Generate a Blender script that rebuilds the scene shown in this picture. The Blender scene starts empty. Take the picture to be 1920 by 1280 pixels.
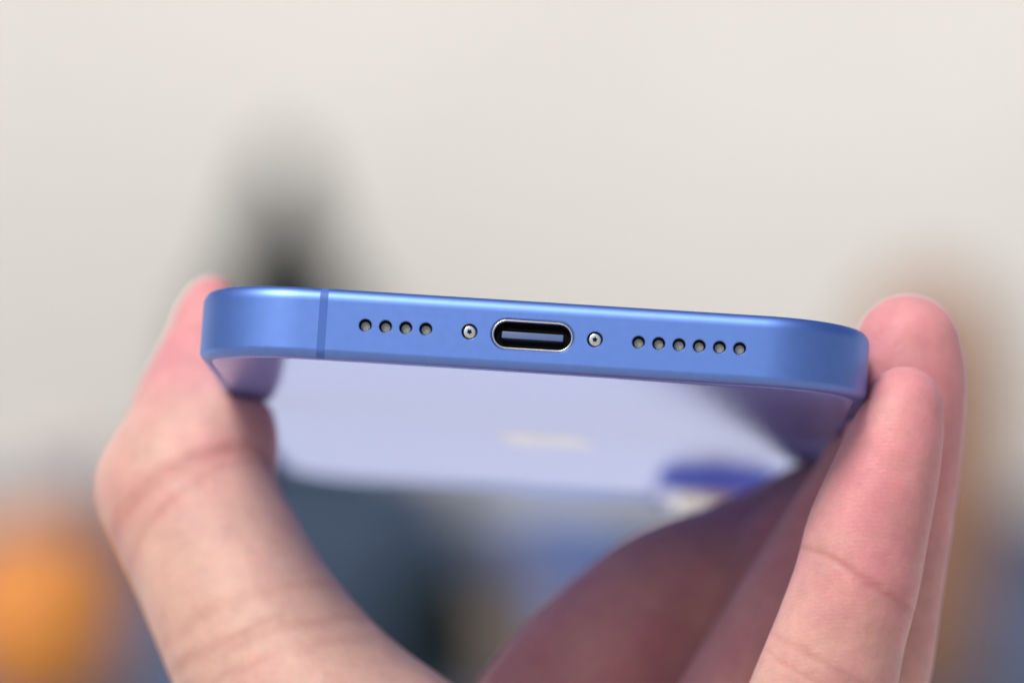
import bpy, bmesh, math, random
import numpy as np
from mathutils import Matrix, Vector, Euler

scene = bpy.context.scene
random.seed(7)
rng = np.random.default_rng(7)

# ------------------------------------------------------------------ camera
CAM_Z = 1.40                      # lens height above the ground, metres
F_PX = 8516.5                     # focal length in pixels of the 1920 px photograph
FOCUS = 0.4786
cam_data = bpy.data.cameras.new("camera")
cam = bpy.data.objects.new("camera", cam_data)
scene.collection.objects.link(cam)
cam.location = (0, 0, CAM_Z)
cam.rotation_euler = (math.radians(90), 0, 0)
cam_data.sensor_width = 36.0
cam_data.lens = F_PX / 1920 * 36.0
cam_data.clip_start = 0.01
cam_data.clip_end = 500
cam_data.dof.use_dof = True
cam_data.dof.focus_distance = FOCUS + 0.002
cam_data.dof.aperture_fstop = cam_data.lens / 14.5
scene.camera = cam

# ------------------------------------------------------------------ sky, sun, exposure
SUN_EL, SUN_AZ = math.radians(54), math.radians(-146)      # azimuth from +Y, clockwise: behind and left of the camera
world = bpy.data.worlds.new("World")
scene.world = world
world.use_nodes = True
wn = world.node_tree.nodes
wl = world.node_tree.links
wn.clear()
sky = wn.new("ShaderNodeTexSky")
sky.sky_type = 'NISHITA'
sky.sun_disc = False
sky.sun_elevation = SUN_EL
sky.sun_rotation = SUN_AZ
sky.air_density = 1.0
sky.dust_density = 4.0
sky.ozone_density = 1.0
bg = wn.new("ShaderNodeBackground")
bg.inputs["Strength"].default_value = 0.10
out = wn.new("ShaderNodeOutputWorld")
wl.new(sky.outputs[0], bg.inputs[0])
wl.new(bg.outputs[0], out.inputs[0])

sun_data = bpy.data.lights.new("sun", 'SUN')
sun_data.energy = 2.6
sun_data.angle = math.radians(24)
sun_data.color = (1.0, 0.96, 0.9)
sun = bpy.data.objects.new("sun", sun_data)
scene.collection.objects.link(sun)
sd = Vector((math.sin(SUN_AZ) * math.cos(SUN_EL), math.cos(SUN_AZ) * math.cos(SUN_EL), math.sin(SUN_EL)))
sun.rotation_euler = sd.to_track_quat('Z', 'Y').to_euler()

scene.view_settings.view_transform = 'Standard'
scene.view_settings.look = 'None'
scene.view_settings.exposure = 0.09
scene.view_settings.gamma = 1.0
scene.view_settings.use_curve_mapping = False
scene.render.engine = 'CYCLES'
scene.cycles.use_denoising = True
scene.cycles.max_bounces = 10

# ------------------------------------------------------------------ helpers
def at(px, py, depth):
    """a point `depth` metres in front of the lens, seen at that place of the photograph"""
    return Vector(((px - 960) / F_PX * depth, depth, CAM_Z - (py - 640) / F_PX * depth))

def link(o, parent=None):
    scene.collection.objects.link(o)
    if parent is not None:
        o.parent = parent
    return o

def tag(o, label=None, cat=None, group=None, kind=None):
    if label: o["label"] = label
    if cat: o["category"] = cat
    if group: o["group"] = group
    if kind: o["kind"] = kind
    return o

def mesh_obj(name, verts, faces, mat, parent=None, smooth=True, sharp=None):
    me = bpy.data.meshes.new(name)
    me.from_pydata([tuple(v) for v in verts], [], [tuple(f) for f in faces])
    me.validate()
    bm = bmesh.new(); bm.from_mesh(me)
    bmesh.ops.recalc_face_normals(bm, faces=bm.faces)
    bm.to_mesh(me); bm.free()
    if smooth:
        me.polygons.foreach_set("use_smooth", [True] * len(me.polygons))
        if sharp is not None:
            me.set_sharp_from_angle(angle=math.radians(sharp))
    me.materials.append(mat)
    return link(bpy.data.objects.new(name, me), parent)

def bm_obj(name, bm, mat, parent=None, sharp=35):
    bmesh.ops.recalc_face_normals(bm, faces=bm.faces)
    me = bpy.data.meshes.new(name)
    bm.to_mesh(me); bm.free()
    me.polygons.foreach_set("use_smooth", [True] * len(me.polygons))
    me.set_sharp_from_angle(angle=math.radians(sharp))
    me.materials.append(mat)
    return link(bpy.data.objects.new(name, me), parent)

def empty(name, loc=(0, 0, 0)):
    o = bpy.data.objects.new(name, None)
    o.empty_display_size = 0.02
    o.location = loc
    return link(o)

def lathe(profile, seg=48, cx=0, cy=0):
    """profile: list of (radius, z), closed at both ends on the axis"""
    v, f = [], []
    n = len(profile)
    for r, z in profile:
        for k in range(seg):
            a = 2 * math.pi * k / seg
            v.append((cx + r * math.cos(a), cy + r * math.sin(a), z))
    for i in range(n - 1):
        for k in range(seg):
            k2 = (k + 1) % seg
            f.append((i * seg + k, i * seg + k2, (i + 1) * seg + k2, (i + 1) * seg + k))
    f.append(tuple(range(seg))[::-1])
    f.append(tuple((n - 1) * seg + k for k in range(seg)))
    return v, f

# ------------------------------------------------------------------ materials
def new_mat(name):
    m = bpy.data.materials.new(name)
    m.use_nodes = True
    nt = m.node_tree
    b = nt.nodes["Principled BSDF"]
    return m, nt, b

def simple(name, col, rough=0.6, metal=0.0, vary=0.0, scale=20.0, bump=0.0, bump_scale=200.0, spec=0.5):
    m, nt, b = new_mat(name)
    b.inputs["Base Color"].default_value = (*col, 1)
    b.inputs["Roughness"].default_value = rough
    b.inputs["Metallic"].default_value = metal
    b.inputs["Specular IOR Level"].default_value = spec
    tc = nt.nodes.new("ShaderNodeTexCoord")
    if vary > 0:
        n = nt.nodes.new("ShaderNodeTexNoise"); n.inputs["Scale"].default_value = scale; n.inputs["Detail"].default_value = 6
        nt.links.new(tc.outputs["Object"], n.inputs["Vector"])
        r = nt.nodes.new("ShaderNodeValToRGB")
        r.color_ramp.elements[0].position = 0.3; r.color_ramp.elements[1].position = 0.7
        r.color_ramp.elements[0].color = (*[c * (1 - vary) for c in col], 1)
        r.color_ramp.elements[1].color = (*[min(1, c * (1 + vary)) for c in col], 1)
        nt.links.new(n.outputs["Fac"], r.inputs["Fac"]); nt.links.new(r.outputs["Color"], b.inputs["Base Color"])
    if bump > 0:
        n2 = nt.nodes.new("ShaderNodeTexNoise"); n2.inputs["Scale"].default_value = bump_scale; n2.inputs["Detail"].default_value = 4
        nt.links.new(tc.outputs["Object"], n2.inputs["Vector"])
        bp = nt.nodes.new("ShaderNodeBump"); bp.inputs["Strength"].default_value = 1.0; bp.inputs["Distance"].default_value = bump
        nt.links.new(n2.outputs["Fac"], bp.inputs["Height"]); nt.links.new(bp.outputs["Normal"], b.inputs["Normal"])
    return m

M_frame = simple("blue_anodised_aluminium", (0.15, 0.285, 0.74), 0.48, 1.0, 0.03, 900, 0.000006, 9000)
M_frame.node_tree.nodes["Principled BSDF"].inputs["Coat Weight"].default_value = 0.35
M_frame.node_tree.nodes["Principled BSDF"].inputs["Coat Roughness"].default_value = 0.42
M_hole = simple("painted_hole_shade", (0.02, 0.03, 0.06), 0.5)  # shade inside the holes and screw sockets, painted as near-black navy
M_band = simple("blue_antenna_plastic", (0.05, 0.13, 0.46), 0.5)
M_back = simple("blue_frosted_glass", (0.25, 0.37, 1.0), 0.16, 0.38)
M_back.node_tree.nodes["Principled BSDF"].inputs["IOR"].default_value = 1.55
M_back.node_tree.nodes["Principled BSDF"].inputs["Specular Tint"].default_value = (0.78, 0.88, 1.0, 1)
M_logo = simple("mirror_emblem", (0.52, 0.49, 0.48), 0.18, 1.0)
M_screen = simple("black_display_glass", (0.01, 0.01, 0.012), 0.06)
M_black = simple("black_plastic", (0.008, 0.012, 0.03), 0.4)
M_tongue = simple("dark_blue_contact_tongue", (0.10, 0.15, 0.31), 0.3)
M_steel = simple("bright_steel", (0.80, 0.80, 0.82), 0.22, 1.0)
M_shell = simple("port_shell_steel", (0.66, 0.68, 0.73), 0.25, 1.0)
M_grille = simple("speaker_mesh_grey", (0.48, 0.51, 0.53), 0.55, 0.1, 0.35, 9000, 0.00006, 12000)
M_lens = simple("lens_glass", (0.01, 0.012, 0.02), 0.03)
M_bump = simple("blue_polished_glass", (0.12, 0.20, 0.95), 0.10)

# ------------------------------------------------------------------ the setting
M_wall = simple("cream_plaster", (0.762, 0.75, 0.70), 0.9, 0, 0.04, 1.3, 0.002, 60)
M_ground = simple("pale_bounce_ground", (0.82, 0.82, 0.83), 0.85, 0, 0.08, 1.5, 0.002, 80)

M_deck = simple("warm_grey_concrete", (0.55, 0.48, 0.42), 0.9, 0, 0.2, 3, 0.003, 150)
gv = [(-60, -60, 0), (60, -60, 0), (60, 60, 0), (-60, 60, 0)]
tag(mesh_obj("ground", gv, [(0, 1, 2, 3)], M_deck, smooth=False), kind="structure")
pv = [(-20, 3.0, .004), (20, 3.0, .004), (20, 14, .004), (-20, 14, .004)]
tag(mesh_obj("bounce_strip", pv, [(0, 1, 2, 3)], M_ground, smooth=False), kind="structure")  # unseen pale strip, added to brighten the reflection in the phone's back

def box(bm, x0, x1, y0, y1, z0, z1, bevel=0.0):
    r = bmesh.ops.create_cube(bm, size=1.0)
    vs = r["verts"]
    for v in vs:
        v.co = Vector(((x0 + x1) / 2 + v.co.x * (x1 - x0), (y0 + y1) / 2 + v.co.y * (y1 - y0), (z0 + z1) / 2 + v.co.z * (z1 - z0)))
    if bevel:
        es = list({e for v in vs for e in v.link_edges})
        bmesh.ops.bevel(bm, geom=es, offset=bevel, segments=3, affect='EDGES', profile=0.5)

bm = bmesh.new(); box(bm, -12, 12, 10.6, 10.9, 0, 4.6)
tag(bm_obj("plaster_wall", bm, M_wall), "tall cream plaster wall filling the blurred background", "wall")

D_LOW = 9.4
zt = at(0, 950, D_LOW).z
low = empty("low_wall", (0, D_LOW, 0))
tag(low, "long low slate-blue wall before the cream wall", "low wall")
M_slate = simple("slate_blue_render", (0.085, 0.125, 0.225), 0.85, 0, 0.15, 6)
bm = bmesh.new(); box(bm, -7, 7, 0, 0.35, 0, zt - 0.04)
bm_obj("wall_body", bm, M_slate, low)
bm = bmesh.new(); box(bm, -7.02, 7.02, -0.03, 0.38, zt - 0.04, zt, 0.008)
bm_obj("coping", bm, M_slate, low)

D_TAB = 8.3
z_tab = at(0, 1330, D_TAB).z
M_table = simple("dark_slate_table", (0.05, 0.07, 0.11), 0.7, 0, 0.2, 8)
tab = empty("long_table", (0, D_TAB, 0))
tag(tab, "long dark slate table carrying the blurred pots and shrubs", "table")
bm = bmesh.new(); box(bm, -2.0, 2.0, -0.35, 0.35, z_tab - 0.04, z_tab, 0.006)
bm_obj("table_top", bm, M_table, tab)
for sx in (-1.9, 1.9):
    for sy in (-0.29, 0.29):
        bm = bmesh.new(); box(bm, sx - .03, sx + .03, sy - .03, sy + .03, 0, z_tab - 0.04)
        bm_obj("leg", bm, M_table, tab)

def pot(name, label, cat, px, depth, halfw_px, top_py, col, shape, zb=None):
    s = depth / F_PX
    zb = z_tab if zb is None else zb
    base = at(px, 640, depth); base.z = zb
    h = at(px, top_py, depth).z - zb
    w = halfw_px * s
    root = empty(name, base)
    tag(root, label, cat)
    m = simple(name + "_glaze", col, 0.55, 0, 0.12, 14)
    prof = [(r * w, z * h) for r, z in shape]
    v, f = lathe(prof, 40)
    mesh_obj("pot_body", v, f, m, root, sharp=50)
    return root, m, w, h

ROUND = [(0.5, 0), (0.62, 0.02), (0.8, 0.18), (0.95, 0.38), (1.0, 0.55), (0.95, 0.74), (0.8, 0.9), (0.62, 0.98), (0.6, 1.0), (0.52, 1.0), (0.5, 0.93), (0.05, 0.92)]
TAPER = [(0.62, 0), (0.64, 0.02), (0.9, 0.86), (0.98, 0.87), (1.0, 0.99), (0.9, 1.0), (0.86, 0.9), (0.05, 0.88)]

def leaf_mass(name, mat, root, sample, n, size):
    """many small folded leaves spread through a volume; sample() gives a point and an outward direction"""
    v, f = [], []
    for i in range(n):
        p, d = sample()
        d = (d + Vector((random.gauss(0, .6), random.gauss(0, .6), random.gauss(0, .6)))).normalized()
        t = d.cross(Vector((random.gauss(0, 1), random.gauss(0, 1), random.gauss(0, 1)))).normalized()
        L = size * random.uniform(0.6, 1.4); W = L * 0.4
        k = len(v)
        nrm = d.cross(t)
        v += [p, p + d * L * .5 + t * W * .5 + nrm * W * .15, p + d * L, p + d * L * .5 - t * W * .5 + nrm * W * .15]
        f += [(k, k + 1, k + 2), (k, k + 2, k + 3)]
    return mesh_obj(name, v, f, mat, root, smooth=False)

def leaf_mat(name, col):
    m = simple(name, col, 0.6, 0, 0.35, 30)
    return m

def cone_shrub(name, label, px, depth, apex_py, base_py, halfw_px, col, n=5000, zb=None):
    s = depth / F_PX
    base = at(px, 640, depth); zb = z_tab if zb is None else zb
    base.z = zb
    root = empty(name, base); tag(root, label, "shrub")
    mt = simple(name + "_bark", (0.05, 0.04, 0.03), 0.9)
    z1 = at(px, apex_py, depth).z - zb
    z0 = at(px, base_py, depth).z - zb
    v, f = lathe([(0.012, 0), (0.010, z0), (0.004, z1 * .9)], 10)
    mesh_obj("trunk", v, f, mt, root)
    W = halfw_px * s
    def smp():
        u = random.random() ** 0.6
        z = z0 + (z1 - z0) * (1 - u)
        r = min(W * u ** 1.35, 150 * s) * math.sqrt(random.uniform(0.15, 1)) * (1 + 0.12 * math.sin(z * 40))
        a = random.uniform(0, 2 * math.pi)
        return Vector((r * math.cos(a), r * math.sin(a), z)), Vector((math.cos(a), math.sin(a), 0.6))
    leaf_mass("crown", leaf_mat(name + "_leaf", col), root, smp, n, 0.045)
    bm = bmesh.new(); 
    v, f = lathe([(0.5 * W, 0), (0.52 * W, 0.01), (0.66 * W, max(z0, .05)), (0.6 * W, max(z0, .05)), (0.02, max(z0, .05) - .01)], 24)
    bm.free()
    mesh_obj("pot_body", v, f, M_table, root, sharp=40)
    return root

def ball_shrub(name, label, px, depth, cy_py, half_px, col, n=3000):
    s = depth / F_PX
    base = at(px, 640, depth); base.z = z_tab
    root = empty(name, base); tag(root, label, "shrub")
    zc = at(px, cy_py, depth).z - z_tab
    W = half_px * s
    mt = simple(name + "_bark", (0.05, 0.04, 0.03), 0.9)
    v, f = lathe([(0.012, 0), (0.010, max(zc, .03)), (0.005, max(zc, .03) + W * .5)], 10)
    mesh_obj("trunk", v, f, mt, root)
    def smp():
        d = Vector((random.gauss(0, 1), random.gauss(0, 1), random.gauss(0, 1))).normalized()
        r = W * random.uniform(0.3, 1) ** 0.5
        p = d * r + Vector((0, 0, zc))
        p.z = max(p.z, 0.02)
        return p, d
    leaf_mass("crown", leaf_mat(name + "_leaf", col), root, smp, n, 0.03)
    return root

pot("orange_pot", "bright orange round pot out of focus at lower left", "pot", 72, 8.15, 178, 985, (0.62, 0.225, 0.035), ROUND)
cone_shrub("conical_shrub", "dark green cone-shaped shrub rising behind the phone's left end", 535, 10.15, 300, 1290, 600, (0.016, 0.030, 0.028), 30000, zb=0.0)
ball_shrub("round_shrub", "dark teal-green round shrub between thumb and fingers, below the phone", 850, 8.2, 1170, 130, (0.010, 0.030, 0.036))
pot("tan_pot", "tall tan-brown rounded urn hidden behind the two right fingertips", "urn", 1745, 8.3, 150, 520, (0.27, 0.135, 0.07),
    [(0.4, 0), (0.6, 0.02), (0.85, 0.25), (1.0, 0.5), (1.0, 0.72), (0.88, 0.88), (0.6, 0.96), (0.5, 0.98), (0.45, 1.0), (0.05, 1.0)])
crate = empty("planter_box", (at(645, 640, 8.45).x, 8.45, z_tab))
tag(crate, "dark slate-blue box under the phone, right of the thumb", "box")
M_crate = simple("dark_slate_box", (0.034, 0.06, 0.11), 0.8, 0, 0.15, 9)
hx = 205 * 8.45 / F_PX; ht = at(0, 850, 8.45).z - z_tab
bm = bmesh.new(); box(bm, -hx, hx, -.15, .15, 0.02, ht - .02, .01); bm_obj("box_body", bm, M_crate, crate)
bm = bmesh.new(); box(bm, -hx - .01, hx + .01, -.16, .16, ht - .02, ht, .006); bm_obj("lid", bm, M_crate, crate)
bm = bmesh.new(); box(bm, -hx + .02, hx - .02, -.13, .13, 0, .02); bm_obj("foot", bm, M_crate, crate)
pot("blue_pot", "small mid-blue pot out of focus under the phone's far edge", "pot", 1065, 8.1, 100, 930, (0.10, 0.17, 0.42), TAPER)
pot("pale_pot", "pale pinkish-beige pot on the low wall, above the orange pot", "pot", 130, D_LOW + 0.17, 105, 835, (0.55, 0.47, 0.45), ROUND, zb=zt)
pot("brown_pot", "low grey-brown pot beside the small blue pot", "pot", 985, 8.05, 75, 1080, (0.20, 0.155, 0.125), TAPER)

# ------------------------------------------------------------------ the phone
PH = empty("mobile_phone")
a_, b_, c_ = -0.118626503, 0.065691931, -0.0308677531
Rm = Matrix.Rotation(b_, 3, 'Y') @ Matrix.Rotation(a_, 3, 'X') @ Matrix.Rotation(c_, 3, 'Z')
PM = Matrix.Translation(Vector((0.00215352, 0.478624694, 0.000627 + CAM_Z))) @ Rm.to_4x4()
PH.matrix_world = PM
tag(PH, "blue phone held bottom edge first, showing port and speaker holes", "phone")
U = 0.001
HW, LEN, RC = 36.0, 147.6, 11.5

def outline(inset, hw=HW, y0=0.0, y1=LEN, r=RC, nc=22, ns=24):
    """points of a rounded rectangle pulled inwards by `inset` (mm)"""
    pts = []
    cs = [((hw - r, y0 + r), -90), ((hw - r, y1 - r), 0), ((-hw + r, y1 - r), 90), ((-hw + r, y0 + r), 180)]
    corner = []
    for (cx, cy), a0 in cs:
        arc = []
        for k in range(nc + 1):
            a = math.radians(a0 + 90 * k / nc)
            arc.append((cx + (r - inset) * math.cos(a), cy + (r - inset) * math.sin(a)))
        corner.append(arc)
    for i in range(4):
        arc = corner[i]; nxt = corner[(i + 1) % 4]
        pts += arc
        p, q = arc[-1], nxt[0]
        if math.dist(p, q) > 1e-6:
            for k in range(1, ns):
                t = k / ns
                pts.append((p[0] + (q[0] - p[0]) * t, p[1] + (q[1] - p[1]) * t))
    return pts

def loft(name, prof, mat, parent, sharp=35, cap=True, **kw):
    v, f = [], []
    n = None
    for ins, z in prof:
        ring = outline(ins, **kw)
        n = len(ring)
        v += [(x * U, y * U, z * U) for x, y in ring]
    for i in range(len(prof) - 1):
        for k in range(n):
            k2 = (k + 1) % n
            f.append((i * n + k, i * n + k2, (i + 1) * n + k2, (i + 1) * n + k))
    if cap:
        f.append(tuple(range(n))[::-1])
        f.append(tuple((len(prof) - 1) * n + k for k in range(n)))
    return mesh_obj(name, v, f, mat, parent, sharp=sharp)

ZH = 3.75
def edge_profile():
    p = []
    for k in range(11):                                   # lower rounding
        a = math.radians(90 * (1 - k / 10))
        p.append((1.15 - 1.15 * math.cos(a), -ZH + 0.95 - 0.95 * math.sin(a)))
    p.append((0.0, -ZH + 1.05))
    p.append((0.0, ZH - 1.5))
    for k in range(11):
        a = math.radians(90 * k / 10)
        p.append((1.15 - 1.15 * math.cos(a), ZH - 1.4 + 1.4 * math.sin(a)))
    return p
EP = edge_profile()
frame = loft("frame", [(1.28, -ZH + .28), (1.27, -ZH + .02)] + EP + [(1.27, ZH - .02), (1.28, ZH - .28)], M_frame, PH)

# holes in the bottom edge, cut for real
SPK = [-17.67, -15.53, -13.39, -11.27, 11.2, 13.33, 15.47, 17.6, 19.74, 21.86]
SCR = [-6.65, 6.6]
def stadium(hx, hz, n=14):
    pts = []
    for s, a0 in ((1, -90), (-1, 90)):
        for k in range(n + 1):
            a = math.radians(a0 + 180 * k / n)
            pts.append((s * (hx - hz) + hz * math.cos(a), hz * math.sin(a)))
    return pts
def circle(r, n=32):
    return [(r * math.cos(2 * math.pi * k / n), r * math.sin(2 * math.pi * k / n)) for k in range(n)]
def prism(bm, loops):
    """loops: list of (list of (x,z) mm, y mm); lofted and capped"""
    rows = [[bm.verts.new((x * U, y * U, z * U)) for x, z in pts] for pts, y in loops]
    n = len(rows[0])
    for i in range(len(rows) - 1):
        for k in range(n):
            bm.faces.new((rows[i][k], rows[i][(k + 1) % n], rows[i + 1][(k + 1) % n], rows[i + 1][k]))
    bm.faces.new(rows[0][::-1]); bm.faces.new(rows[-1])
def off(pts, dx, dz=0): return [(x + dx, z + dz) for x, z in pts]
cb = bmesh.new()
for x in SPK:
    prism(cb, [(off(circle(.74), x), -.5), (off(circle(.74), x), -.001), (off(circle(.66), x), .07), (off(circle(.66), x), 1.6)])
for x in SCR:
    prism(cb, [(off(circle(.88), x), -.5), (off(circle(.88), x), -.001), (off(circle(.82), x), .06), (off(circle(.82), x), 1.2)])
prism(cb, [(stadium(4.48, 1.76), -.5), (stadium(4.48, 1.76), -.001), (stadium(4.32, 1.60), .16), (stadium(4.32, 1.60), 7.0)])
bmesh.ops.recalc_face_normals(cb, faces=cb.faces)
cme = bpy.data.meshes.new("cutter"); cb.to_mesh(cme); cb.free()
cut = bpy.data.objects.new("cutter", cme); link(cut)
cut.matrix_world = PM
md = frame.modifiers.new("holes", 'BOOLEAN'); md.operation = 'DIFFERENCE'; md.solver = 'EXACT'; md.object = cut
bpy.context.view_layer.update()
dg = bpy.context.evaluated_depsgraph_get()
nm = bpy.data.meshes.new_from_object(frame.evaluated_get(dg))
frame.modifiers.clear()
frame.data = nm
nm.polygons.foreach_set("use_smooth", [True] * len(nm.polygons))
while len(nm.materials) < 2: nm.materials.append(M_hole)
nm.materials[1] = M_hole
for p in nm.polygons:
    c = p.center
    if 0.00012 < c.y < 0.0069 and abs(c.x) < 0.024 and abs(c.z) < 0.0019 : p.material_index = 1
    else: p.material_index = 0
nm.set_sharp_from_angle(angle=math.radians(20))
bpy.data.objects.remove(cut)

# antenna band
def band(x0, x1):
    v, f = [], []
    pr = EP
    for x in (x0, x1):
        for ins, z in pr:
            nz = -0.012 if z < -ZH + .9 else (0.012 if z > ZH - .9 else 0)
            v.append((x * U, (ins - 0.012) * U, (z + nz) * U))
    n = len(pr)
    for k in range(n - 1):
        f.append((k, k + 1, n + k + 1, n + k))
    return v, f
v, f = band(-22.65, -21.78)
mesh_obj("antenna_band", v, f, M_band, PH, sharp=60)

# speaker grilles
bm = bmesh.new()
prism(bm, [(circle(.40, 20), -.04), (circle(.50, 20), .02), (circle(.53, 20), .84)])
gr0 = bm_obj("speaker_grille", bm, M_grille, PH); gr0.location = (SPK[0] * U, 0.75 * U, -.06 * U)
for x in SPK[1:]:
    g = gr0.copy(); link(g, PH); g.location = (x * U, 0.75 * U, -.06 * U)

# screws: domed heads with a five-lobed socket
def screw_mesh():
    v, f = [], []
    seg = 40
    rows = [(0.74, 0.60, 0), (0.73, 0.34, 0), (0.64, 0.26, 0), (0.50, 0.22, 0), (0.25, 0.22, 1), (0.22, 0.60, 1)]
    for r, y, lob in rows:
        for k in range(seg):
            a = 2 * math.pi * k / seg
            rr = r * (1 + (0.22 * math.cos(5 * a) if lob else 0))
            v.append((rr * math.cos(a) * U, y * U, rr * math.sin(a) * U))
    for i in range(len(rows) - 1):
        for k in range(seg):
            k2 = (k + 1) % seg
            f.append((i * seg + k, i * seg + k2, (i + 1) * seg + k2, (i + 1) * seg + k))
    f.append(tuple((len(rows) - 1) * seg + k for k in range(seg)))
    return v, f
v, f = screw_mesh()
s0 = mesh_obj("screw", v, f, M_steel, PH, sharp=40); s0.data.materials.append(M_hole)
for p in s0.data.polygons: p.material_index = 1 if p.center.y > 0.00028 and (p.center.x ** 2 + p.center.z ** 2) < 0.0005 ** 2 else 0
s0.location = (SCR[0] * U, 0, 0); s0.rotation_euler.y = 0.3
s1 = s0.copy(); link(s1, PH); s1.location = (SCR[1] * U, 0, 0); s1.rotation_euler.y = 1.0

# charging port: steel shell, black cavity, contact tongue
port = bpy.data.objects.new("charging_port", None); port.empty_display_size = .005; link(port, PH)
def tube(loops):
    v, f = [], []
    n = len(loops[0][0])
    for pts, y in loops:
        v += [(x * U, y * U, z * U) for x, z in pts]
    for i in range(len(loops) - 1):
        for k in range(n):
            f.append((i * n + k, i * n + (k + 1) % n, (i + 1) * n + (k + 1) % n, (i + 1) * n + k))
    return v, f
v, f = tube([(stadium(4.31, 1.59), 3.0), (stadium(4.31, 1.59), .22), (stadium(4.27, 1.55), .17), (stadium(4.18, 1.46), .15), (stadium(4.12, 1.40), .18), (stadium(4.08, 1.36), .26), (stadium(4.06, 1.34), .55)])
mesh_obj("port_shell", v, f, M_shell, port, sharp=50)
bm = bmesh.new()
v, f = tube([(stadium(4.06, 1.34), .55), (stadium(4.05, 1.33), 5.8)])
f.append(tuple(range(len(v) // 2, len(v))))
mesh_obj("port_cavity", v, f, M_black, port, sharp=50)
bm.free()
bm = bmesh.new(); box(bm, -3.25 * U, 3.25 * U, .75 * U, 5.7 * U, -.36 * U, .36 * U, .08 * U)
tg = bm_obj("contact_tongue", bm, M_tongue, port)

# glass on both faces
loft("back_glass", [(1.30, -ZH + .27), (1.33, -ZH + .03), (1.42, -ZH - .03), (1.7, -ZH - .06), (2.4, -ZH - .075), (4.0, -ZH - .08)], M_back, PH, sharp=50)
loft("display_glass", [(1.30, ZH - .27), (1.33, ZH - .03), (1.45, ZH + .04), (1.9, ZH + .07), (4.0, ZH + .08)], M_screen, PH, sharp=50)
back = [o for o in PH.children if o.name.startswith("back_glass")][0]

# emblem: an apple with a bite and a leaf, mirror-bright on the back glass
def catmull(pts, n=8, closed=True):
    res = []
    m = len(pts)
    for i in range(m if closed else m - 1):
        p0, p1, p2, p3 = (pts[(i - 1) % m], pts[i], pts[(i + 1) % m], pts[(i + 2) % m]) if closed else (pts[max(i - 1, 0)], pts[i], pts[i + 1], pts[min(i + 2, m - 1)])
        for k in range(n):
            t = k / n
            res.append(tuple(0.5 * (2 * b + (c - a) * t + (2 * a - 5 * b + 4 * c - d) * t * t + (3 * b - a - 3 * c + d) * t ** 3) for a, b, c, d in zip(p0, p1, p2, p3)))
    if not closed: res.append(tuple(pts[-1]))
    return res
body = [(0, 3.6), (-1.6, 4.3), (-3.4, 4.5), (-5.2, 3.6), (-6.2, 1.6), (-6.2, -1.0), (-5.3, -4.0), (-3.8, -6.4), (-2.4, -7.4), (-1.2, -7.2), (0, -6.8), (1.2, -7.2), (2.4, -7.4), (3.8, -6.4), (5.1, -4.2), (5.75, -2.7),
        (4.5, -1.6), (3.9, 0.1), (4.3, 1.9), (5.4, 3.1), (4.4, 4.1), (3.0, 4.5), (1.5, 4.2)]
leaf = [(0.1, 4.9), (0.3, 6.6), (1.5, 7.9), (2.9, 8.3), (2.7, 6.7), (1.6, 5.3)]
em = None
def flat_poly(name, pts, mat, parent, cx, cy, z, t):
    bm = bmesh.new()
    lo = [bm.verts.new(((cx - x) * U, (cy + y) * U, z * U)) for x, y in pts]
    hi = [bm.verts.new(((cx - x) * U, (cy + y) * U, (z - t) * U)) for x, y in pts]
    n = len(lo)
    for k in range(n): bm.faces.new((lo[k], lo[(k + 1) % n], hi[(k + 1) % n], hi[k]))
    bm.faces.new(hi); bm.faces.new(lo[::-1])
    return bm_obj(name, bm, mat, parent)
flat_poly("emblem", catmull(body, 5), M_logo, back, 0, 73.8, -ZH - .075, .03)
flat_poly("emblem_leaf", catmull(leaf, 5), M_logo, back, 0, 73.8, -ZH - .075, .03)

# raised camera pill with two lenses
bump_kw = dict(hw=8.0, y0=-19.0, y1=19.0, r=7.98, nc=16, ns=8)
bo = loft("camera_bump", [(-.5, 0.1), (-.35, -.12), (-0.05, -.35), (0, -.6), (0, -1.5), (.12, -1.72), (.45, -1.85), (1.2, -1.88)], M_bump, PH, sharp=60, **bump_kw)
bo.location = (22.6 * U, 124.0 * U, (-ZH - .08) * U)
for yy in (-9.6, 9.6):
    v, f = lathe([(6.2 * U, -1.7 * U), (6.2 * U, -2.9 * U), (6.05 * U, -3.1 * U), (5.5 * U, -3.1 * U), (5.35 * U, -2.95 * U), (0.3 * U, -2.95 * U)], 48)
    ring = mesh_obj("lens_ring", v, f, M_steel, bo, sharp=40); ring.location = (0, yy * U, 0)
    v, f = lathe([(5.33 * U, -2.9 * U), (5.33 * U, -3.02 * U), (4 * U, -3.05 * U), (0.3 * U, -3.06 * U)], 40)
    gl = mesh_obj("lens_glass", v, f, M_lens, bo, sharp=40); gl.location = (0, yy * U, 0)

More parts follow.
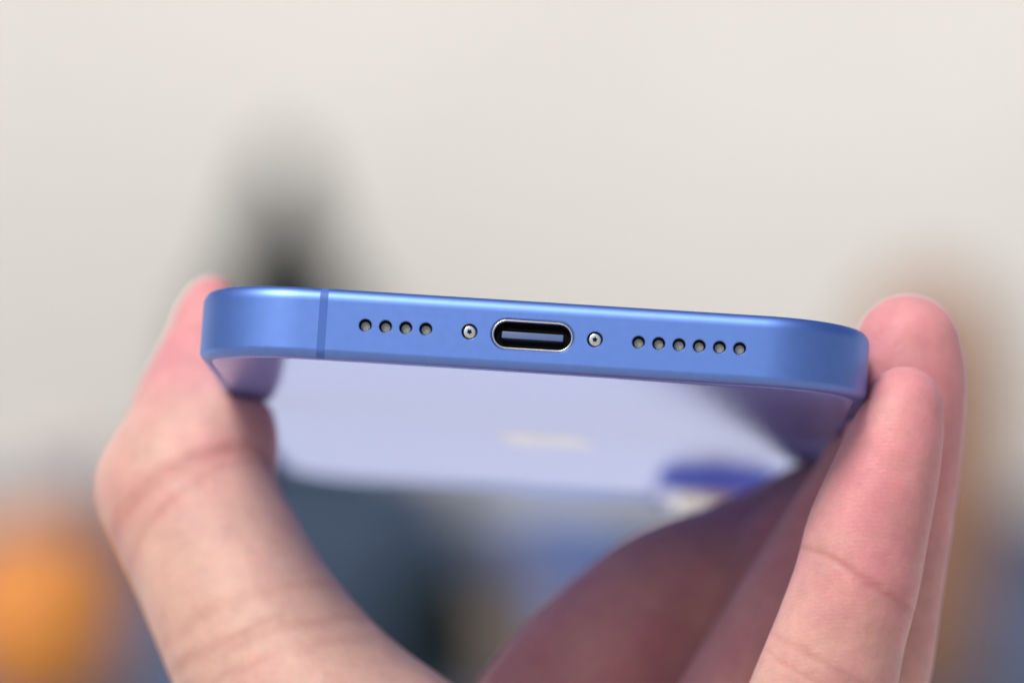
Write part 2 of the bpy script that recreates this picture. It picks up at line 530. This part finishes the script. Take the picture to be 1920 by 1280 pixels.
# ------------------------------------------------------------------ the hand
# every row: place in the photograph, distance behind the phone's near edge (mm), half thickness and half width (mm)
def P(px, py, y): return np.array(at(px, py, FOCUS + y * U)) * 1000.0        # millimetres
CHAINS = {
 "thumb": [(392, 620, 57, 4.2, 6.5), (388, 660, 57, 5.1, 8.0), (374, 718, 55, 5.8, 9.0), (364, 780, 53, 6.9, 9.5), (360, 845, 49, 8.4, 9.8), (351, 905, 45, 9.5, 9.8), (366, 965, 42, 9.9, 9.7), (406, 1042, 39, 10.1, 9.7),
           (455, 1142, 35, 10.5, 10), (532, 1274, 31, 11.8, 11.2), (610, 1390, 29, 13.6, 13), (740, 1540, 30, 16, 17), (900, 1740, 40, 17, 22)],
 "pinky": [(1693, 768, 11.0, 4.4, 4.8), (1678, 830, 10.5, 5.2, 5.9), (1656, 905, 10, 5.9, 6.3), (1626, 1000, 9.5, 6.6, 6.6), (1606, 1090, 9, 6.8, 6.8), (1575, 1190, 9, 7.1, 7.0), (1547, 1285, 9, 7.7, 7.4), (1500, 1420, 10, 8.2, 8), (1420, 1620, 12, 9, 8.5)],
 "ring": [(1702, 655, 24.5, 6.0, 6.2), (1702, 720, 24.5, 6.6, 7.0), (1693, 830, 24.5, 6.7, 7.2), (1672, 960, 24, 7.0, 7.2), (1645, 1090, 23.5, 7.4, 7.3), (1608, 1280, 23.5, 7.8, 7.6), (1540, 1450, 25, 8.2, 8.2), (1420, 1680, 28, 9, 9)],
 "middle": [(1698, 690, 43, 6.0, 6.6), (1690, 780, 43, 6.8, 7.6), (1662, 880, 43, 7.2, 8.0), (1560, 1060, 42, 7.8, 8.0), (1480, 1200, 40, 8.2, 8.2), (1395, 1350, 40, 8.6, 8.6), (1320, 1500, 41, 9, 9), (1250, 1680, 44, 10, 9.5)],
 "index": [(1668, 800, 82, 5.8, 6.6), (1650, 850, 82, 6.6, 7.4), (1610, 915, 81, 7.4, 7.8), (1526, 988, 79, 7.9, 8.0), (1384, 1044, 71, 7.1, 8.2), (1249, 1105, 60, 7.6, 8.6), (1163, 1202, 56, 9.3, 8.8), (1106, 1310, 55, 12.0, 9), (1064, 1400, 55, 13.0, 9.2), (985, 1520, 60, 11, 10), (1000, 1720, 58, 12, 11)],
}
PALM = [[(1000, 1720, 58, 12, 14), (1010, 1950, 55, 14, 16), (1050, 2300, 45, 16, 18)],
        [(1250, 1680, 44, 12, 12), (1200, 1950, 45, 14, 14), (1100, 2300, 42, 16, 16)],
        [(1420, 1650, 24, 11, 12), (1300, 1950, 30, 14, 15), (1130, 2300, 38, 17, 18)],
        [(900, 1740, 40, 16, 20), (1000, 2000, 42, 17, 20), (1080, 2300, 42, 17, 20)],
        [(1000, 1620, 50, 10, 16), (1200, 1640, 40, 10, 18), (1400, 1640, 24, 10, 16)],
        [(1090, 2250, 42, 17, 24), (1100, 2600, 34, 17, 26), (1120, 3300, 10, 22, 28)]]

def dense(rows, n):
    q = [(*P(r[0], r[1], r[2]), r[3], r[4]) for r in rows]
    return np.array(catmull(q, n, closed=False))
SEGS = {k: dense(v, 4) for k, v in CHAINS.items()}
PALMS = [dense(v, 4) for v in PALM]
YD = np.array([0.0, 1.0, 0.0])

def seg_dist(pts, A, B):
    a, b = A[:3], B[:3]
    ab = b - a
    L2 = ab @ ab
    s = np.clip(((pts - a) @ ab) / L2, 0, 1)
    q = pts - a - s[..., None] * ab
    t = ab / math.sqrt(L2)
    n = np.cross(t, YD); n /= np.linalg.norm(n)
    qn = q @ n
    qr2 = np.maximum((q * q).sum(-1) - qn * qn, 0)
    rn = A[3] + (B[3] - A[3]) * s
    rw = A[4] + (B[4] - A[4]) * s
    return (np.sqrt((qn / rn) ** 2 + qr2 / rw ** 2) - 1) * np.minimum(rn, rw), s, qn, (q * q).sum(-1)

H = 0.75
allp = np.vstack(list(SEGS.values()) + PALMS)
lo = (allp[:, :3] - allp[:, 3:5].max(1)[:, None]).min(0) - 3 * H
hi = (allp[:, :3] + allp[:, 3:5].max(1)[:, None]).max(0) + 3 * H
dims = np.ceil((hi - lo) / H).astype(int) + 1
ax = [lo[i] + H * np.arange(dims[i]) for i in range(3)]

def field(chains, pad=7.0):
    D = np.full(dims, 20.0, np.float32)
    for ch in chains:
        for A, B in zip(ch[:-1], ch[1:]):
            r = max(A[3], A[4], B[3], B[4]) + pad
            l = np.minimum(A[:3], B[:3]) - r; u = np.maximum(A[:3], B[:3]) + r
            i0 = np.maximum(((l - lo) / H).astype(int), 0); i1 = np.minimum(((u - lo) / H).astype(int) + 2, dims)
            if (i1 <= i0).any(): continue
            G = np.stack(np.meshgrid(*[ax[i][i0[i]:i1[i]] for i in range(3)], indexing='ij'), -1)
            d, _, _, _ = seg_dist(G, A, B)
            sl = tuple(slice(i0[i], i1[i]) for i in range(3))
            D[sl] = np.minimum(D[sl], d)
    return D
def smin(a, b, k):
    h = np.maximum(k - np.abs(a - b), 0) / k
    return np.minimum(a, b) - h * h * k * 0.25
Dt = field([SEGS["thumb"]])
Df = np.full(dims, 20.0, np.float32)
for nme in ("pinky", "ring", "middle", "index"):
    Df = smin(Df, field([SEGS[nme]]), 0.5)
GAP_FILL = [(1180, 1380, 55, 10, 7), (1300, 1250, 57, 8, 5.5), (1400, 1120, 60, 6.5, 5.5), (1500, 1000, 64, 5.5, 5)]     # flesh added behind the gap between index and middle finger, keeping it dark
Df = smin(Df, field([dense(GAP_FILL, 4)]), 1.0)
Dp = field(PALMS)
# the soft pad of the thumb bulges under the phone's edge
pc = P(432, 825, 47)
G = np.stack(np.meshgrid(*ax, indexing='ij'), -1).astype(np.float32)
pad = (np.sqrt((((G - pc) / np.array([5.0, 8.0, 7.0])) ** 2).sum(-1)) - 1) * 5.0
Dt = smin(Dt, pad, 4.0)
kc = P(256, 918, 46)
knuckle = (np.sqrt((((G - kc) / np.array([4.0, 6.0, 4.6])) ** 2).sum(-1)) - 1) * 4.0
Dt = smin(Dt, knuckle, 4.0)
D = smin(smin(Dt, Dp, 7.0), Df, 0.1)
D = np.minimum(D, smin(Df, Dp, 6.0))
# flesh gives way to the phone
PMi = np.array(PM.inverted())
Gl = G @ PMi[:3, :3].T.astype(np.float32) + (PMi[:3, 3] * 1000).astype(np.float32)
qx = np.abs(Gl[..., 0]) - (HW - RC); qy = np.abs(Gl[..., 1] - LEN / 2) - (LEN / 2 - RC)
d2 = np.sqrt(np.maximum(qx, 0) ** 2 + np.maximum(qy, 0) ** 2) + np.minimum(np.maximum(qx, qy), 0) - RC
er = 1.0
e1 = d2 + er; e2 = np.abs(Gl[..., 2]) - ZH - 0.08 + er
dphone = np.sqrt(np.maximum(e1, 0) ** 2 + np.maximum(e2, 0) ** 2) + np.minimum(np.maximum(e1, e2), 0) - er
press = 0.06 - dphone
h = np.maximum(1.0 - np.abs(D - press), 0)
D = np.maximum(D, press) + h * h * 0.25 * 0.3
del G, Gl, qx, qy, d2, e1, e2, dphone

def surface_nets(D):
    S = D < 0
    nx, ny, nz = D.shape
    cnt = np.zeros((nx - 1, ny - 1, nz - 1), np.int8)
    for i in (0, 1):
        for j in (0, 1):
            for k in (0, 1):
                cnt += S[i:nx - 1 + i, j:ny - 1 + j, k:nz - 1 + k]
    act = np.argwhere((cnt > 0) & (cnt < 8))
    idx = np.full(cnt.shape, -1, np.int64)
    idx[tuple(act.T)] = np.arange(len(act))
    acc = np.zeros((len(act), 3)); num = np.zeros(len(act))
    cs = [(i, j, k) for i in (0, 1) for j in (0, 1) for k in (0, 1)]
    for c in cs:
        for axis in range(3):
            if c[axis] == 1: continue
            c2 = list(c); c2[axis] = 1
            A = D[tuple((act + c).T)]; B = D[tuple((act + c2).T)]
            cr = (A < 0) != (B < 0)
            t = np.where(cr, A / np.where(cr, A - B, 1), 0)
            p = np.tile(np.array(c, float), (len(act), 1)); p[:, axis] += t
            acc[cr] += p[cr]; num[cr] += 1
    V = act + acc / num[:, None]
    quads = []
    for axis in range(3):
        b, c = [(1, 2), (2, 0), (0, 1)][axis]
        sl1 = [slice(None)] * 3; sl2 = [slice(None)] * 3
        sl1[axis] = slice(0, -1); sl2[axis] = slice(1, None)
        s1, s2 = S[tuple(sl1)], S[tuple(sl2)]
        e = np.argwhere(s1 != s2)
        e = e[(e[:, b] > 0) & (e[:, c] > 0) & (e[:, b] < D.shape[b] - 1) & (e[:, c] < D.shape[c] - 1)]
        db = np.zeros(3, int); db[b] = 1
        dc = np.zeros(3, int); dc[c] = 1
        q = np.stack([idx[tuple((e - db - dc).T)], idx[tuple((e - dc).T)], idx[tuple(e.T)], idx[tuple((e - db).T)]], 1)
        fl = ~s1[tuple(e.T)]
        q[fl] = q[fl][:, ::-1]
        quads.append(q)
    return V, np.vstack(quads)
V, Q = surface_nets(D)
V = V * H + lo
del D, Df, Dt, Dp

# relax the net a little so that no grid steps remain
def relax(V, Q, it, lam):
    e = np.vstack([Q[:, [0, 1]], Q[:, [1, 2]], Q[:, [2, 3]], Q[:, [3, 0]]])
    for _ in range(it):
        acc = np.zeros_like(V); n = np.zeros(len(V))
        for a, b in ((0, 1), (1, 0)):
            np.add.at(acc, e[:, a], V[e[:, b]]); np.add.at(n, e[:, a], 1)
        V = V + lam * (acc / n[:, None] - V)
    return V
V = relax(V, Q, 3, 0.5); V = relax(V, Q, 1, -0.35)

# distance from each fingertip along the finger, for creases and flush
def along(chain):
    best = np.full(len(V), 1e9); sd_ = best.copy(); al = np.full(len(V), 999.0); side = np.zeros(len(V))
    acc = 0.0
    for A, B in zip(chain[:-1], chain[1:]):
        L = np.linalg.norm(B[:3] - A[:3])
        d, s, qn, e2_ = seg_dist(V, A, B)
        sd_ = np.minimum(sd_, d)
        m = e2_ < best
        best[m] = e2_[m]; al[m] = acc + s[m] * L; side[m] = qn[m] / np.maximum(A[3], 1)
        acc += L
    return sd_, al, side
info = {k: along(c) for k, c in SEGS.items()}
names = list(SEGS)
bd = np.stack([info[k][0] for k in names], 1)
win = bd.argmin(1)
at_thumb = np.where((win == names.index("thumb")) & (bd.min(1) < 3), info["thumb"][1], 200.0)
at_pinky = np.where((win == names.index("pinky")) & (bd.min(1) < 3), info["pinky"][1], 200.0)
flush = np.zeros(len(V)); sidev = np.zeros(len(V))
for i, k in enumerate(names):
    m = (win == i) & (bd.min(1) < 3)
    flush[m] = np.exp(-(info[k][1][m] / (32.0 if k in ('pinky', 'ring') else 20.0)) ** 2)
    if k == names[-1]: flush[bd.min(1) >= 3] = 0.7
    if k in ('index', 'middle'): flush[m] = np.maximum(flush[m], 0.65)
    sidev[m] = info[k][2][m]

me = bpy.data.meshes.new("hand")
me.from_pydata((V * U).tolist(), [], Q.tolist())
me.validate()
me.polygons.foreach_set("use_smooth", [True] * len(me.polygons))
for nme, arr in (("thumb_mm", at_thumb), ("pinky_mm", at_pinky), ("flush", flush), ("side", sidev)):
    at_ = me.attributes.new(nme, 'FLOAT', 'POINT')
    at_.data.foreach_set("value", arr.astype(np.float32))
hand = link(bpy.data.objects.new("hand", me))
tag(hand, "bare hand gripping the phone by its sides, thumb left and fingers right", "hand")
sub = hand.modifiers.new("subdivision", 'SUBSURF'); sub.levels = 1; sub.render_levels = 1

# skin
m, nt, b = new_mat("skin")
N = nt.nodes; L = nt.links
def attr(n):
    a = N.new("ShaderNodeAttribute"); a.attribute_name = n; return a.outputs["Fac"]
def math_(op, a, b_=None, c=None):
    n = N.new("ShaderNodeMath"); n.operation = op
    for i, x in enumerate((a, b_, c)):
        if x is None: continue
        if isinstance(x, (int, float)): n.inputs[i].default_value = x
        else: L.new(x, n.inputs[i])
    return n.outputs[0]
tc = N.new("ShaderNodeTexCoord")
def noise(scale, detail=4, rough=0.55, dist=0.0):
    n = N.new("ShaderNodeTexNoise"); n.inputs["Scale"].default_value = scale; n.inputs["Detail"].default_value = detail
    n.inputs["Roughness"].default_value = rough; n.inputs["Distortion"].default_value = dist
    L.new(tc.outputs["Object"], n.inputs["Vector"]); return n.outputs["Fac"]
def crease(pos, where, w, depth, tilt=0.0, wob=0.9):
    """a groove `where` mm from the fingertip, w mm wide"""
    nz = math_('MULTIPLY', math_('SUBTRACT', noise(150, 1), 0.5), wob)
    d = math_('SUBTRACT', math_('ADD', pos, nz), where)
    if tilt: d = math_('SUBTRACT', d, math_('MULTIPLY', attr("side"), tilt))
    d = math_('DIVIDE', d, w)
    g = math_('EXPONENT', math_('MULTIPLY', math_('MULTIPLY', d, d), -1.0))
    return math_('MULTIPLY', g, depth)
th, pk = attr("thumb_mm"), attr("pinky_mm")
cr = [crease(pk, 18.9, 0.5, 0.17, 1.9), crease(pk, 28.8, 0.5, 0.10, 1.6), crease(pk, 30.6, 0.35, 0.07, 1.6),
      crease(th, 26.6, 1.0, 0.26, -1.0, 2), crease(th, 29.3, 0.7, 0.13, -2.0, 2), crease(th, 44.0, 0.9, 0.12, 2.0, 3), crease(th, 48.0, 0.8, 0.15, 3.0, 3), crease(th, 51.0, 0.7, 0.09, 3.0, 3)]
tot = cr[0]
for x in cr[1:]: tot = math_('ADD', tot, x)
# base colour
mix1 = N.new("ShaderNodeMix"); mix1.data_type = 'RGBA'
mix1.inputs["A"].default_value = (0.62, 0.40, 0.335, 1)
mix1.inputs["B"].default_value = (0.67, 0.30, 0.32, 1)
fl = math_('ADD', attr("flush"), math_('MULTIPLY', math_('SUBTRACT', noise(85, 5, 0.65), 0.5), 2.0))
fl = math_('MINIMUM', math_('MAXIMUM', fl, 0.0), 1.0)
L.new(fl, mix1.inputs["Factor"])
mix2 = N.new("ShaderNodeMix"); mix2.data_type = 'RGBA'
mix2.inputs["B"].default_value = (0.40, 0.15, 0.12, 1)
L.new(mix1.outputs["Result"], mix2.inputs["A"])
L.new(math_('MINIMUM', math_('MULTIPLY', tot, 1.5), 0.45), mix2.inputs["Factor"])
mix3 = N.new("ShaderNodeMix"); mix3.data_type = 'RGBA'; mix3.blend_type = 'MULTIPLY'
L.new(mix2.outputs["Result"], mix3.inputs["A"])
mot = N.new("ShaderNodeMapRange"); mot.inputs["From Min"].default_value = 0.3; mot.inputs["From Max"].default_value = 0.7
mot.inputs["To Min"].default_value = 0.80; mot.inputs["To Max"].default_value = 1.08
L.new(math_('ADD', math_('MULTIPLY', noise(160, 5, 0.65), 0.6), math_('MULTIPLY', noise(520, 4, 0.7), 0.4)), mot.inputs["Value"])
L.new(mot.outputs["Result"], mix3.inputs["B"]); mix3.inputs["Factor"].default_value = 1.0
L.new(mix3.outputs["Result"], b.inputs["Base Color"])
b.inputs["Roughness"].default_value = 0.48
b.inputs["Specular IOR Level"].default_value = 0.28
b.inputs["Subsurface Weight"].default_value = 1.0
b.inputs["Subsurface Radius"].default_value = (1.0, 0.32, 0.18)
b.inputs["Subsurface Scale"].default_value = 0.0032
wv = N.new("ShaderNodeTexWave"); wv.wave_type = 'RINGS'; wv.inputs["Scale"].default_value = 640; wv.inputs["Distortion"].default_value = 14
wv.inputs["Detail"].default_value = 1.5; wv.inputs["Detail Scale"].default_value = 0.12
L.new(tc.outputs["Object"], wv.inputs["Vector"])
ridge = math_('MULTIPLY', math_('MULTIPLY', wv.outputs["Fac"], 0.011), attr("flush"))
hsum = math_('SUBTRACT', math_('ADD', ridge, math_('ADD', math_('MULTIPLY', noise(2600, 2, 0.6), 0.035), math_('ADD', math_('MULTIPLY', noise(900, 3, 0.6, 1.0), 0.10), math_('MULTIPLY', noise(330, 3, 0.5), 0.20)))), tot)
bp = N.new("ShaderNodeBump"); bp.inputs["Strength"].default_value = 1.0; bp.inputs["Distance"].default_value = 0.001
L.new(hsum, bp.inputs["Height"]); L.new(bp.outputs["Normal"], b.inputs["Normal"])
me.materials.append(m)

# nails: thin curved plates set on the back of each fingertip
M_nail = simple("fingernail", (0.72, 0.45, 0.42), 0.28, 0, 0.05, 80)
for nme, sgn in (("thumb", -1), ("pinky", 1), ("ring", 1), ("middle", 1), ("index", 1)):
    ch = SEGS[nme]
    t0 = (ch[1][:3] - ch[0][:3]); t0 /= np.linalg.norm(t0)
    cum = np.concatenate([[0], np.cumsum(np.linalg.norm(np.diff(ch[:, :3], axis=0), axis=1))])
    vs, fs = [], []
    nu, nv = 9, 9
    Ln = 11.5 if nme == "thumb" else 8.5
    for layer in (0.22, -0.25):
        for i in range(nu):
            a = -ch[0][4] * 0.45 + i / (nu - 1) * Ln
            if a < 0:
                c = ch[0][:3] + t0 * a; k = math.sqrt(max(0.05, 1 - (a / ch[0][4]) ** 2)); rn, rw = ch[0][3] * k, ch[0][4] * k; tt = t0
            else:
                j = min(np.searchsorted(cum, a, side='right') - 1, len(ch) - 2)
                s_ = (a - cum[j]) / (cum[j + 1] - cum[j])
                c = ch[j] + (ch[j + 1] - ch[j]) * s_; rn, rw = c[3], c[4]; c = c[:3]
                tt = ch[j + 1][:3] - ch[j][:3]; tt = tt / np.linalg.norm(tt)
            nn = np.cross(tt, YD); nn /= np.linalg.norm(nn)
            ww = np.cross(nn, tt)
            e = abs(i / (nu - 1) - 0.5) * 2
            span = math.radians(46) * (1 - 0.35 * e ** 4)
            for k2 in range(nv):
                ph = math.radians(62 if sgn > 0 else 40) + span * (2 * k2 / (nv - 1) - 1)
                p = c + sgn * nn * (rn + layer) * math.cos(ph) + ww * (rw + layer) * math.sin(ph)
                vs.append(p * U)
    for L0 in (0, nu * nv):
        for i in range(nu - 1):
            for k2 in range(nv - 1):
                q = (L0 + i * nv + k2, L0 + i * nv + k2 + 1, L0 + (i + 1) * nv + k2 + 1, L0 + (i + 1) * nv + k2)
                fs.append(q if L0 == 0 else q[::-1])
    rim = [k2 for k2 in range(nv)] + [i * nv + nv - 1 for i in range(1, nu)] + [(nu - 1) * nv + k2 for k2 in range(nv - 2, -1, -1)] + [i * nv for i in range(nu - 2, 0, -1)]
    for x, y in zip(rim, rim[1:] + rim[:1]):
        fs.append((x, y, y + nu * nv, x + nu * nv))
    mesh_obj("fingernail", vs, fs, M_nail, hand, sharp=60)
